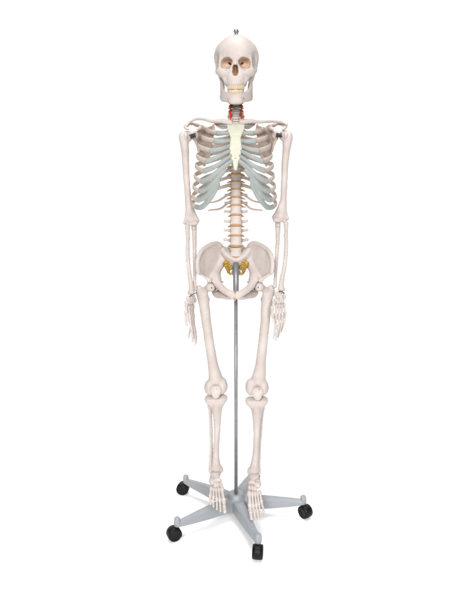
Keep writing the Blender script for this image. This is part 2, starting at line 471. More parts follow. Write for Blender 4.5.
skull = link('skull', skull_xf(V), Fc, 'bone', skel)
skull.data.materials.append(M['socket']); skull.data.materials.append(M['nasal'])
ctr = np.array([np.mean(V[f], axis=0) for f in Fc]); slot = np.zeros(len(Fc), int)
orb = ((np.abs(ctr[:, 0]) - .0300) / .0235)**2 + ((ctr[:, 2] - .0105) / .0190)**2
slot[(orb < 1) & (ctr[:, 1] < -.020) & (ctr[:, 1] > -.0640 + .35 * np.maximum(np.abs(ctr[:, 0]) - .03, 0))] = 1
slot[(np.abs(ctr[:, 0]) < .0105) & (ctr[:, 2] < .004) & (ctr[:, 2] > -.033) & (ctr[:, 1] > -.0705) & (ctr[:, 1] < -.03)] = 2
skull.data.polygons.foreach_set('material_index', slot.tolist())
def build_mandible():
    s = SDF((-.075, -.095, -.125), (.075, .04, .0), 0.0014)
    P = [(-.0575, .012), (-.054, -.008), (-.046, -.030), (-.034, -.052), (-.018, -.068), (0, -.074), (.018, -.068), (.034, -.052), (.046, -.030), (.054, -.008), (.0575, .012)]
    lo = [-.1065, -.109, -.112, -.1135, -.1155, -.117, -.1155, -.1135, -.112, -.109, -.1065]
    hi = [-.050, -.056, -.068, -.080, -.086, -.087, -.086, -.080, -.068, -.056, -.050]
    P[0] = (-.0485, .012); P[1] = (-.0472, -.008); P[-1] = (.0485, .012); P[-2] = (.0472, -.008)
    Q = spline(np.c_[np.array(P), np.zeros(11), lo, hi], 41)
    s.wall(Q[:, :2], Q[:, 3], Q[:, 4], .0068, 0.004)
    arc = [(.0255 * math.sin(t), -.045 - .0265 * math.cos(t)) for t in np.linspace(-1.7, 1.7, 15)]
    s.wall(arc, [-.098] * 15, [-.0825] * 15, .0055, 0.008)
    s.ell((0, -.0735, -.109), (.013, .0045, .007), 0.020)
    for m in (-1, 1):
        s.ell((m * .013, -.073, -.112), (.008, .006, .005), 0.010)
        # ramus: a broad thin plate
        s.wall([(m * .0482, -.016), (m * .0495, .000), (m * .0505, .016)], [-.1035, -.1055, -.1025], [-.028, -.034, -.024], .0056, 0.008)
        s.cap((m * .0515, .018, -.032), (m * .056, .022, -.018), .005, .0062, 0.006)
        s.cap((m * .0495, -.014, -.038), (m * .0515, -.012, -.016), .0045, .0028, 0.006)
        s.ell((m * .0500, .010, -.0990), (.006, .014, .010), 0.008)
        s.ell((m * .028, -.066, -.103), (.002, .005, .002), 0.002, '-')
    s.roughen(0.0004, 150, 8)
    return s.mesh()
V, Fc = build_mandible()
mand = link('mandible', skull_xf(V), Fc, 'bone', skel)
def teeth(parent, z0, z1, rx, ry, cy, upper):
    n = 14; ts = np.linspace(-1.42, 1.42, n)
    for i, t in enumerate(ts):
        x = rx * math.sin(t); y = cy - ry * math.cos(t)
        front = abs(i - 6.5) < 3.2
        w = (0.0058 if front else 0.0062) * rng.uniform(.95, 1.04); d = 0.0026 if front else 0.0040
        tx, ty = rx * math.cos(t), ry * math.sin(t); L = math.hypot(tx, ty); tx, ty = tx / L, ty / L
        dzt = rng.uniform(-.0006, .0006); V = []; rings = [(z0, .78, .9), (z0 + (z1 - z0) * .35, .95, 1.05), (z0 + (z1 - z0) * .75, 1.0, .85), (z1, .88, .55 if front else .8)]
        sg = 12
        for z, kw, kd in rings:
            for j in range(sg):
                a = 2 * math.pi * j / sg; ca, sa = math.cos(a), math.sin(a)
                e = 0.6; ca = math.copysign(abs(ca)**e, ca); sa = math.copysign(abs(sa)**e, sa)
                V.append((x + tx * ca * w * kw * .53 * 1.02 + ty * sa * d * kd, y + ty * ca * w * kw * .53 * 1.02 - tx * sa * d * kd, z + dzt + rng.uniform(-.0002, .0002)))
        Fq = [[k * sg + j, k * sg + (j + 1) % sg, (k + 1) * sg + (j + 1) % sg, (k + 1) * sg + j] for k in range(3) for j in range(sg)]
        Fq.append(list(range(sg))[::-1]); Fq.append([3 * sg + j for j in range(sg)])
        link('tooth', skull_xf(V), Fq, 'tooth', parent)
teeth(skull, -.057, -.0728, .0265, .0330, -.0465, True)
teeth(mand, -.086, -.0725, .0250, .0290, -.0465, False)
# hanging bolt on the crown
top = skull_xf([[0, 0.015, .100]])[0]
bolt = link('hanging_bolt', *lathe([(.0095, -.006), (.0095, .003), (.0060, .0045), (.0060, .009), (.0085, .010), (.0088, .015), (.0060, .0195), (.0025, .0215)], top, 24), 'chrome', skel)

# ---------------------------------------------------------------- spine
def vert_cerv(s):
    s.ell((0, 0, 0), (.0145, .0105, .0085), 0.003)
    for m in (-1, 1):
        s.chain([(m * .011, .002, 0), (m * .020, .004, -.001), (m * .0255, .002, -.003)], [.005, .0045, .0042], 0.004)
        s.chain([(m * .013, .010, .000), (m * .019, .017, .000)], [.005, .0065], 0.004)
        s.chain([(m * .017, .018, 0), (0, .030, -.002)], [.004, .004], 0.004)
    s.chain([(0, .030, -.002), (0, .046, -.008)], [.004, .004], 0.003)
def vert_thor(s):
    def body(x, y, z):
        w = 1 - .15 * np.cos(np.clip(z / .0125, -1, 1) * math.pi / 2)
        return np.maximum((np.sqrt((x / (.0205 * w))**2 + (y / (.0165 * w))**2) - 1) * .016, np.abs(z) - .0125)
    s.put(body, (-.022, -.018, -.014), (.022, .018, .014), 0.002, '+')
    for m in (-1, 1):
        s.chain([(m * .012, .012, .004), (m * .020, .022, .003), (m * .036, .032, .004)], [.0055, .0055, .006], 0.004)
        s.chain([(m * .014, .022, .004), (0, .034, -.004)], [.005, .005], 0.004)
        s.chain([(m * .012, .024, .012), (m * .012, .026, -.012)], [.005, .005], 0.004)
    s.chain([(0, .034, -.004), (0, .056, -.028)], [.005, .0035], 0.004)
def vert_lumb(s):
    def body(x, y, z):
        w = 1 - .17 * np.cos(np.clip(z / .0155, -1, 1) * math.pi / 2)
        return np.maximum((np.sqrt((x / (.0235 * w))**2 + (y / (.0175 * w))**2) - 1) * .017, np.abs(z) - .0155)
    s.put(body, (-.025, -.019, -.017), (.025, .019, .017), 0.002, '+')
    for m in (-1, 1):
        s.chain([(m * .013, .015, .002), (m * .022, .024, .002), (m * .041, .027, .005)], [.0070, .0054, .0058], 0.004, flat=None)
        s.chain([(m * .015, .026, .016), (m * .015, .030, -.018)], [.0065, .0065], 0.004)
        s.chain([(m * .015, .026, .0), (0, .038, -.003)], [.005, .005], 0.004)
    for z in (.004, -.006):
        s.chain([(0, .036, z), (0, .062, z - .006)], [.0042, .0045], 0.006)
def proto(fn, lo, hi, h, sd):
    s = SDF(lo, hi, h); fn(s); s.roughen(.0005, 260, sd); return s.mesh()
PC = proto(vert_cerv, (-.034, -.016, -.018), (.034, .055, .016), .0012, 1)
PT = proto(vert_thor, (-.046, -.022, -.036), (.046, .064, .022), .0014, 2)
PL = proto(vert_lumb, (-.052, -.024, -.030), (.052, .072, .028), .0014, 3)
discs_v = [100.0, 105.0, 110.0, 115.0, 120.3, 125.5, 131, 136.5, 142, 148, 154, 160.5, 167, 174.2, 181.6, 189.7, 197.8, 206, 215.6, 226, 235.6, 246, 256.5]
def spine_Y(v):
    return float(np.interp(v, [90, 105, 122, 140, 165, 185, 205, 225, 245, 258], [.000, -.002, .012, .040, .055, .050, .032, .010, .000, .006]))
tops = [95.5] + discs_v[:-1]
names_kind = ['c'] * 6 + ['t'] * 12 + ['l'] * 5
VERT = []
for i, (v0, v1) in enumerate(zip(tops, discs_v)):
    kind = names_kind[i]; vm = (v0 + v1) / 2; Yc = spine_Y(vm)
    p0, p1 = at(236 - .2 * max(0, (vm - 236)) / 20, v0, Yc), at(236, v1, Yc)
    c = (p0 + p1) / 2; H = p0[2] - p1[2]
    a, b = at(236, v0, spine_Y(v0)), at(236, v1, spine_Y(v1))
    tilt = math.atan2(a[1] - b[1], a[2] - b[2])
    PV, PF = {'c': PC, 't': PT, 'l': PL}[kind]
    hb = {'c': .0175, 't': .025, 'l': .031}[kind]
    w = {'c': .80 + .05 * i, 't': .78 + .022 * (i - 6), 'l': .92 + .02 * (i - 18)}[kind]
    gap = .80 if kind != 'l' else .84
    S = np.diag([w, w, H * gap / hb]); Rm = np.array(Matrix.Rotation(-tilt, 3, 'X'))
    Vw = (PV @ S) @ Rm.T + c
    vt = link('vertebra', Vw, PF, 'bone' if kind != 't' else 'rib', skel, origin=c)
    VERT.append((c, w, kind, Rm, H))
    # disc beneath
    rr = {'c': (.0138, .0105), 't': (.0212, .0172), 'l': (.0242, .0182)}[kind]
    h2 = H * (1 - gap) * .5 + .0014
    prof = [(.86, -h2), (.99, -h2 * .5), (1.02 if kind != 'c' else .96, 0), (.99, h2 * .5), (.86, h2)]
    dc = c - Rm @ np.array([0, 0, H / 2])
    DV, DF = lathe(prof, (0, 0, 0), 28); DV = DV * np.array([rr[0] * w, rr[1] * w, 1]) @ Rm.T + dc
    link('intervertebral_disc', DV, DF, 'disc' if kind != 'c' else 'rib', vt)
    for m in (-1, 1):
        if kind == 'c':
            q = [(.013, .006, 0), (.020, .003, -.001), (.027, -.002, -.004)]; r = [.0026, .0034, .0024] if i != 3 else [.004, .0058, .0044]
        elif kind == 't':
            q = [(.014, .016, 0), (.0235, .010, .0), (.033, .008, -.004)]; r = [.0030, .0036, .0018]
        else:
            q = [(.016, .018, 0), (.0255, .008, .0), (.030, .002, -.004)]; r = [.0026, .0034, .0018]
        P = np.array([[m * x * w, y * w, z] for x, y, z in q]) @ Rm.T + dc
        link('nerve_root', *sweep(P, r, n=10, seg=8), 'nerve', vt)
# vertebral arteries
for m in (-1, 1):
    pts = [at(236 + m * (5.6 + .5 * math.sin(k * 1.9 + m)), v, spine_Y(v) - .010) for k, v in enumerate(np.linspace(97, 121.5, 9))]
    link('vertebral_artery', *sweep(pts, .0022, n=50, seg=8), 'artery', skel)
pts = [at(236 + x, v, spine_Y(120) - .016) for x, v in ((-5.6, 119.5), (-4, 121.5), (0, 121.0), (4, 121.5), (5.6, 119.5))]
# sacrum
def build_sacrum():
    cl = [at(236, 259, -.006), at(236, 265, .018), at(236, 270.5, .040), at(236, 276, .056), at(236, 281, .060)]
    lo, hi = box_of(cl + [at(222, 248, .0), at(250, 248, .03)], .02)
    s = SDF(lo, hi, .0016)
    rim = [at(222.5, 249.5, .012), at(225.5, 253.5, .004), at(230, 257.4, -.005), at(236, 259.6, -.008), at(242, 257.4, -.005), at(246.5, 253.5, .004), at(249.0, 249.5, .012)]
    s.chain(rim, [.007, .007, .0065, .006, .0065, .007, .007], .004, n=18)
    back = [p + np.array([0, .022, -.004]) for p in rim]
    s.chain(back, .014, .016, n=12)
    for i in range(4):
        w = [.033, .026, .018, .010][i]
        p = (cl[i] + cl[i + 1]) / 2 + np.array([0, .012, 0])
        s.ell(p, (w, .013, .017), .008)
    s.chain(cl[3:] , [.008, .005], .006)
    for i in range(3):
        for m in (-1, 1):
            p = cl[i + 1] + np.array([m * (.016 - .003 * i), .0, .0]); s.ell(p, (.0036, .010, .003), .002, '-')
    s.roughen(.0005, 200, 5); return s.mesh()
V, Fc = build_sacrum(); sacrum = link('sacrum', V, Fc, 'bone', skel)
for m in (-1, 1):
    for k in range(4):
        a = at(236 + m * (7.5 - k * .8), 260.8 + k * 2.0, .000 + k * .006); b = at(236 + m * (11.0 - k * 1.1), 263.5 + k * 2.6, -.006 + k * .006)
        c3 = at(236 + m * (9.3 - k * 1.2), 267 + k * 2.4, -.004 + k * .004)
        link('nerve_root', *sweep([a, b, c3], [.0062, .0068, .0040], n=18, seg=10, wob=.16), 'nerve', sacrum)

# ---------------------------------------------------------------- thorax
UC = 235.6
MS = 0.935                                       # the viewer's right half of the cage shows a little narrower
def side(u, m):                                  # u given for the viewer's left
    return u if m < 0 else UC + (UC - u) * MS
RIBS = {  # lateral (u,v,Y), junction (u,v,Y), cartilage points
    1: ((214.5, 121.5, .030), (221, 124.5, -.045), [(226.5, 125.5, -.056)]),
    2: ((206, 129.0, .028), (217.5, 133.2, -.070), [(229.8, 133.2, -.070)]),
    3: ((202.0, 136.8, .020), (214.8, 141.4, -.088), [(223, 141.6, -.088), (230.0, 140.6, -.080)]),
    4: ((199.0, 145.2, .014), (211, 151.0, -.098), [(221, 149.2, -.096), (229.6, 146.2, -.086)]),
    5: ((197.3, 155.2, .008), (207, 161.6, -.100), [(216, 157.8, -.104), (229.8, 151.2, -.092)]),
    6: ((196.0, 164.8, .004), (204.5, 171.2, -.098), [(215, 166.6, -.106), (231.0, 156.0, -.096)]),
    7: ((195.0, 175.0, .002), (202.0, 181.8, -.092), [(212, 176.4, -.104), (222, 168.4, -.104), (232.0, 160.8, -.098)]),
    8: ((193.6, 185.4, .002), (200.0, 191.6, -.082), [(209, 187.2, -.098), (217, 178.6, -.104), (225, 170.0, -.104)]),
    9: ((192.6, 195.2, .006), (197.8, 200.3, -.070), [(205, 197.2, -.088), (212.5, 188.4, -.100), (219, 179.6, -.104)]),
    10: ((192.2, 203.0, .012), (196.0, 207.0, -.054), [(201, 207.4, -.074), (208, 201.0, -.092), (214.2, 191.6, -.099), (218.4, 183.5, -.103)]),
}
for m in (-1, 1):
    for i in range(1, 13):
        c, w, kind, Rm, H = VERT[5 + i]
        jl = c + Rm @ np.array([m * .019 * w, .014 * w, .006])
        if i <= 10:
            L, J, K = RIBS[i]
            lat = at(side(L[0], m), L[1], L[2]); jn = at(side(J[0], m), J[1], J[2])
            ang = np.array([c[0] + (lat[0] - c[0]) * .62, max(jl[1] + .040, .085 if i > 2 else .06), c[2] + (lat[2] - c[2]) * .30])
            ant = lat * .35 + jn * .65; ant = np.array([lat[0] + (jn[0] - lat[0]) * .30, lat[1] + (jn[1] - lat[1]) * .60, lat[2] + (jn[2] - lat[2]) * .55])
            bk = lat + np.array([(c[0] - lat[0]) * .10, .038, -(lat[2] - ang[2]) * .35])
            path = [jl, jl * .5 + ang * .5 + np.array([0, .010, 0]), ang, bk, lat, ant, jn]
            hh = .0083 if i > 1 else .0068
            rib = link('rib', *sweep(path, [.0042, .0034, .0036, .0034, .0033, .0034, .0040], [hh * .8, hh * .8, hh * .95, hh, hh, hh * 1.0, hh * 1.0], n=64, seg=14, wob=.03), 'rib', skel)
            kp = [jn] + [at(side(q[0], m), q[1], q[2]) for q in K]
            hk = .0078 if i < 7 else .0092
            link('costal_cartilage', *sweep(kp, [.0050] + [.0042] * (len(kp) - 1), [max(hk, .0090)] + [hk] * (len(kp) - 2) + [hk * .8], n=36, seg=14, wob=.03), 'cart', rib)
        else:
            dx = {11: (16, 25.5), 12: (14, 27.5)}[i]; dv = {11: (6.0, 9.0), 12: (5.5, 8.2)}[i]; cv = {11: 193.8, 12: 202.2}[i]
            sc_ = 1 if m < 0 else .95
            mid = at(236 + m * dx[0] * sc_, cv + dv[0], .078); tip = at(236 + m * dx[1] * sc_, cv + dv[1], .045)
            link('rib', *sweep([jl, jl * .55 + mid * .45 + np.array([0, .012, 0]), mid, tip], [.0036, .003, .003, .0022], [.0046, .0044, .0042, .0026], n=40, seg=12), 'rib', skel)
def build_sternum():
    o = [(226.6, 124.2), (229.5, 122.3), (233.2, 123.2), (235.6, 124.0), (238.2, 123.2), (242.2, 122.3), (245.0, 124.2), (244.6, 129.5), (242.2, 134.0), (241.0, 138), (241.4, 142.5), (242.2, 148.5), (241.6, 153), (240.4, 158.5), (238.6, 161.5), (238.0, 165.5), (237.4, 169.6), (235.6, 171), (233.6, 169.6), (232.8, 165.5), (232.4, 161.5), (230.4, 158.5), (229.4, 153), (228.9, 148.5), (229.8, 142.5), (230.2, 138), (229.0, 134.0), (227.0, 129.5)]
    yv = lambda v: float(np.interp(v, [122, 134, 150, 165, 172], [-.058, -.074, -.090, -.100, -.104]))
    P = np.array([at(u, v, yv(v)) for u, v in o]); lo, hi = box_of(P, .012)
    zt, zb = P[:, 2].max(), P[:, 2].min()
    zz = [at(235, v, yv(v))[2] for v in (172, 165, 150, 134, 122)]
    dep = lambda x, z: np.interp(z, zz, [-.104, -.100, -.090, -.074, -.058]) + np.abs(x - .0) * .06
    s = SDF(lo, hi, .0013); s.plate(P[:, [0, 2]], dep, .011, .002)
    for v in (135, 143, 149.5, 155.5):
        p = at(235.5, v, yv(v)); s.cap(p + np.array([-.02, -.0065, 0]), p + np.array([.02, -.0065, 0]), .0016, k=.004, mode='-')
    s.ell(at(235.3, 158.5, yv(158.5) - .004), (.0016, .006, .0016), .001, '-')
    s.roughen(.0004, 180, 11); return s.mesh()
V, Fc = build_sternum(); link('sternum', V, Fc, 'ivory', skel)

# ---------------------------------------------------------------- shoulder girdle and arms
CL = {-1: [(230.0, 122.6, -.062), (222, 121.3, -.058), (212, 121.2, -.040), (204, 119.2, -.018), (196, 118.9, .000), (189.5, 122.0, .006), (186.0, 126.0, .002)],
      1: [(241.6, 122.0, -.062), (250, 121.2, -.058), (259, 121.8, -.042), (267, 121.4, -.020), (276, 121.4, .000), (283.5, 122.6, .006), (287.0, 124.4, .002)]}
for m in (-1, 1):
    P = [at(*q) for q in CL[m]]
    link('clavicle', *sweep(P, [.0100, .0074, .0062, .0060, .0066, .0078, .0066], [.0100, .0076, .0060, .0053, .0052, .0054, .0046], n=60, seg=16, wob=.025), 'bone', skel)
def build_scapula(m):
    q = (lambda u: u) if m < 0 else (lambda u: 470.6 - u)
    dY = lambda u: float(np.interp(u, [193, 197, 203, 213], [.014, .030, .062, .092]))
    o = [(194.6, 132.5), (198, 129.6), (203, 127.4), (209, 126.4), (213.5, 124.6), (214.2, 130), (212.0, 140), (210.5, 152), (208.0, 163), (204.4, 165.5), (201.4, 159), (198.6, 150), (196.2, 142.5), (194.4, 138)]
    P = np.array([at(q(u), v, dY(u)) for u, v in o]); xs = np.array([at(q(u), 140, dY(u))[0] for u in (193, 197, 203, 213)]); ys = np.array([dY(u) for u in (193, 197, 203, 213)])
    if m > 0: xs, ys = xs[::-1], ys[::-1]
    if m < 0: pass
    od = np.argsort(xs); xs, ys = xs[od], ys[od]
    dep = lambda x, z: np.interp(x, xs, ys)
    acr = [at(q(211), 131, .104), at(q(203), 127.5, .088), at(q(196), 124.5, .060), at(q(189), 124.0, .030), at(q(185.6), 127.2, .006), at(q(187.5), 129.3, -.008)]
    cor = [at(q(199), 129.5, .036), at(q(201.6), 126.6, .012), at(q(200.5), 127.6, -.014), at(q(197.6), 129.4, -.026)]
    gl = at(q(195.2), 135.5, .018)
    lo, hi = box_of([P] + acr + cor, .02); s = SDF(lo, hi, .0015)
    s.plate(P[:, [0, 2]], dep, .0055, .003)
    s.chain([P[0] + np.array([0, 0, -.002]), gl, P[-1]], [.008, .011, .008], .006)
    s.chain([P[-1], P[-2], P[-3], P[-4], P[-5]], [.006, .0048, .0046, .0046, .005], .005)       # lateral border
    s.chain([P[4], P[5], P[6], P[7], P[8]], .0036, .004)
    s.chain(acr, [.003, .0045, .0055, .0065, .0070, .0055], .004, n=16, flat=((0, .35, .937), .65))
    s.chain(acr[:3], [.003, .005, .006], .005)
    s.chain([acr[1] + np.array([0, -.012, -.002]), acr[2] + np.array([0, -.014, -.004])], [.005, .006], .006)
    s.chain(cor, [.007, .006, .0055, .0048], .005, n=10)
    s.roughen(.0004, 160, 21 + m); return s.mesh()
for m in (-1, 1):
    V, Fc = build_scapula(m); link('scapula', V, Fc, 'tan', skel)

def build_humerus(m):
    if m < 0:
        sh = [(184.0, 139, .004), (184.8, 148, .002), (185.6, 162, .0), (187.0, 185, .002), (188.8, 203, .006), (190.6, 214, .008)]
        head = (187.6, 136.2, .010); tub = (182.2, 135.8, .0); tub2 = (185.6, 136.0, -.012)
        lat = (185.2, 222.8, .010); med = (197.6, 220.8, .010); tro = (193.6, 223.4, .002); capi = (187.8, 224.0, .0); wd = 1
    else:
        sh = [(287.6, 139, .004), (286.6, 148, .002), (285.2, 162, .0), (284.2, 185, .002), (282.9, 203, .006), (281.4, 212, .008)]
        head = (284.0, 135.8, .010); tub = (289.4, 135.6, .0); tub2 = (286.2, 135.6, -.012)
        lat = (287.2, 218.6, .010); med = (273.8, 217.2, .010); tro = (277.6, 220.2, .002); capi = (284.4, 220.6, .0); wd = -1
    P = [at(*q) for q in sh]; H, T1, T2 = at(*head), at(*tub), at(*tub2)
    La, Me, Tr, Ca = at(*lat), at(*med), at(*tro), at(*capi)
    lo, hi = box_of([P, H, T1, T2, La, Me], .026); s = SDF(lo, hi, .0016)
    s.chain(P, [.0150, .0118, .0100, .0092, .0094, .0112], .008, n=22)
    s.ell(H, .0182, .006); s.ell(T1, (.0105, .0125, .0150), .008); s.ell(T2, (.0070, .0080, .0110), .007)
    s.cap(P[0], T1 * .5 + H * .5, .015, .015, .008)
    s.cap(P[4], La, .0078, .0055, .010); s.cap(P[4], Me, .0078, .0060, .010)
    s.cap(La, Me, .0066, .0066, .006)
    ax = (Me - La) / np.linalg.norm(Me - La)
    s.cap(Tr - ax * .007, Tr + ax * .007, .0088, .0096, .004); s.ell(Ca, .0088, .004)
    s.ell((Tr + Ca) / 2 + np.array([0, -.012, .014]), (.008, .007, .006), .004, '-')
    s.ell((Tr + Ca) / 2 + np.array([0, .004, .014]), (.012, .006, .011), .005)
    g = T1 * .5 + T2 * .5 + np.array([0, -.012, -.004]); s.cap(g + np.array([0, 0, .014]), g + np.array([0, .004, -.030]), .0026, .0014, .004, '-')
    s.roughen(.0005, 150, 31 + m); return s.mesh()
def spring(a, b, r, turns, wire):
    a, b = np.asarray(a), np.asarray(b); ax = (b - a) / np.linalg.norm(b - a)
    u = np.cross(ax, [0, 1, 0]); u /= np.linalg.norm(u); w = np.cross(ax, u); n = turns * 12
    P = [a + (b - a) * i / n + r * (math.cos(2 * math.pi * i / 12) * u + math.sin(2 * math.pi * i / 12) * w) for i in range(n + 1)]
    return sweep(P, wire, n=turns * 20, seg=8)
FA = {  # forearm bones, pixel + depth
    -1: dict(rad=[(187.4, 227.2, .0), (187.7, 236, -.001), (187.6, 250, -.006), (189.2, 272, -.016), (191.2, 286, -.024), (191.6, 292.0, -.026)],
             uln=[(193.8, 221.6, .016), (194.2, 229.0, .006), (194.5, 240, .006), (194.6, 258, .002), (194.7, 278, -.008), (194.9, 289.5, -.014)]),
    1: dict(rad=[(286.0, 223.8, .0), (286.2, 233, -.001), (286.2, 247, -.006), (284.0, 269, -.014), (281.6, 282, -.020), (281.0, 288.4, -.022)],
            uln=[(278.0, 218.6, .016), (277.8, 226.2, .006), (277.8, 237, .006), (276.8, 255, .002), (275.6, 275, -.006), (275.0, 286.4, -.012)])}
for m in (-1, 1):
    V, Fc = build_humerus(m); hum = link('humerus', V, Fc, 'bone', skel)
    if m < 0: a, b = at(190.0, 136.6, -.008), at(195.6, 135.2, -.002)
    else: a, b = at(282.0, 135.2, -.008), at(276.2, 135.0, -.002)
    link('shoulder_spring', *spring(a, b, .0056, 4, .0021), 'spring', hum)
    rad = [at(*q) for q in FA[m]['rad']]; uln = [at(*q) for q in FA[m]['uln']]
    lo, hi = box_of(rad, .02); s = SDF(lo, hi, .0013)
    s.chain(rad, [.0074, .0058, .0066, .0068, .0080, .0098], .005, n=20)
    s.cap(rad[0] + np.array([0, 0, .003]), rad[0] - np.array([0, 0, .002]), .0088, .0084, .003)
    s.ell(rad[1] + np.array([-m * .003, -.003, -.008]), (.005, .005, .009), .005)
    s.ell(rad[-1] + np.array([m * .002, 0, -.002]), (.0125, .0090, .0075), .006); s.cap(rad[-1] + np.array([m * .010, 0, 0]), rad[-1] + np.array([m * .011, 0, -.008]), .0038, .0026, .004)
    s.roughen(.0002, 130, 41 + m); link('radius', *s.mesh(), 'bone', skel)
    lo, hi = box_of(uln, .02); s = SDF(lo, hi, .0013)
    s.chain(uln, [.0090, .0086, .0070, .0062, .0054, .0058], .005, n=20)
    s.ell(uln[0] + np.array([0, .006, .004]), (.0085, .008, .010), .005)
    s.ell(uln[1] + np.array([0, -.010, .004]), (.0085, .007, .006), .005)
    s.ell(uln[-1], (.0068, .0065, .006), .004); s.cap(uln[-1] + np.array([-m * .004, .003, 0]), uln[-1] + np.array([-m * .005, .003, -.008]), .0026, .0016, .003)
    s.roughen(.0002, 130, 51 + m); link('ulna', *s.mesh(), 'bone', skel)

# ---------------------------------------------------------------- hands
HANDS = {
    -1: dict(carp=[(188.2, 298.2, -.046), (191.0, 297.8, -.034), (193.6, 297.4, -.022), (189.8, 300.4, -.040), (192.2, 300.0, -.030), (186.6, 302.6, -.054), (188.6, 302.8, -.048), (190.6, 302.6, -.036), (192.8, 302.2, -.024), (194.2, 300.4, -.014)],
             f=[[(186.4, 304.5, -.058), (185.8, 313, -.076), (186.0, 320, -.086), (186.9, 326, -.092)],
                [(188.4, 306, -.053), (189.8, 319, -.066), (191.6, 330, -.072), (192.6, 337, -.070), (192.8, 342, -.064)],
                [(190.2, 306, -.040), (191.8, 320, -.048), (194.2, 332, -.054), (195.4, 340, -.052), (195.4, 345, -.047)],
                [(191.8, 305.6, -.027), (193.2, 319, -.028), (195.2, 331, -.032), (196.2, 338.4, -.032), (196.0, 343, -.029)],
                [(193.2, 305, -.014), (193.4, 317, -.010), (190.8, 327, -.014), (189.2, 334, -.018), (188.6, 338, -.020)]]),
    1: dict(carp=[(276.2, 294.0, -.030), (279.2, 294.4, -.032), (282.2, 294.4, -.028), (275.4, 300.2, -.046), (277.4, 301.2, -.042), (279.8, 301.4, -.038), (282.4, 300.8, -.032), (284.0, 297.2, -.024), (277.6, 297.4, -.034), (281.0, 297.6, -.034)],
            f=[[(274.2, 301.5, -.052), (272.0, 308.5, -.066), (272.4, 315.5, -.074), (274.4, 322, -.078)],
               [(276.8, 304, -.042), (275.8, 316, -.052), (275.6, 327, -.062), (274.5, 334, -.058), (273.6, 339, -.050)],
               [(279.2, 304.4, -.038), (279.2, 317, -.044), (278.6, 328, -.052), (276.9, 335.5, -.049), (275.8, 340.5, -.041)],
               [(281.6, 304.2, -.032), (282.4, 316, -.036), (281.2, 326, -.042), (279.5, 333, -.040), (278.2, 337.6, -.033)],
               [(283.8, 303.4, -.025), (285.4, 314, -.026), (284.2, 322.4, -.032), (282.6, 328.4, -.033), (281.2, 332, -.028)]])}
for m in (-1, 1):
    hd = HANDS[m]; P = [at(*q) for q in hd['carp']]
    lo, hi = box_of(P, .014); s = SDF(lo, hi, .0011)
    for i, p in enumerate(P):
        s.ell(p, (.0080 + .0008 * rng.uniform(-1, 1), .0080, .0092 + .001 * rng.uniform(-1, 1)), .0010)
    s.roughen(.0007, 330, 61 + m)
    hand = link('hand', *s.mesh(), 'bone', skel)
    for fi, f in enumerate(hd['f']):
        Q = [at(*q) for q in f]
        for k in range(len(Q) - 1):
            a, b = Q[k], Q[k + 1]; g = (b - a) / np.linalg.norm(b - a) * .0012
            big = 1.0 if fi not in (0, 4) else (1.08 if fi == 0 else .85)
            r = [(.0072, .0043, .0070), (.0065, .0041, .0056), (.0056, .0037, .0048), (.0048, .0030, .0038)][k]
            link('metacarpal' if k == 0 else 'phalanx', *small_bone(a + g, b - g, r[0] * big, r[1] * big, r[2] * big), 'bone', hand)
    # elastic cord at the wrist
    if m < 0: cp = [at(189.6, 296.2, -.050), at(192.0, 294.9, -.052), at(196.6, 292.6, -.030)]
    else: cp = [at(278.6, 291.6, -.052), at(281.2, 291.4, -.054), at(284.4, 293.2, -.040)]
    link('wrist_cord', *sweep(cp, .0017, n=16, seg=8), 'cord', hand)

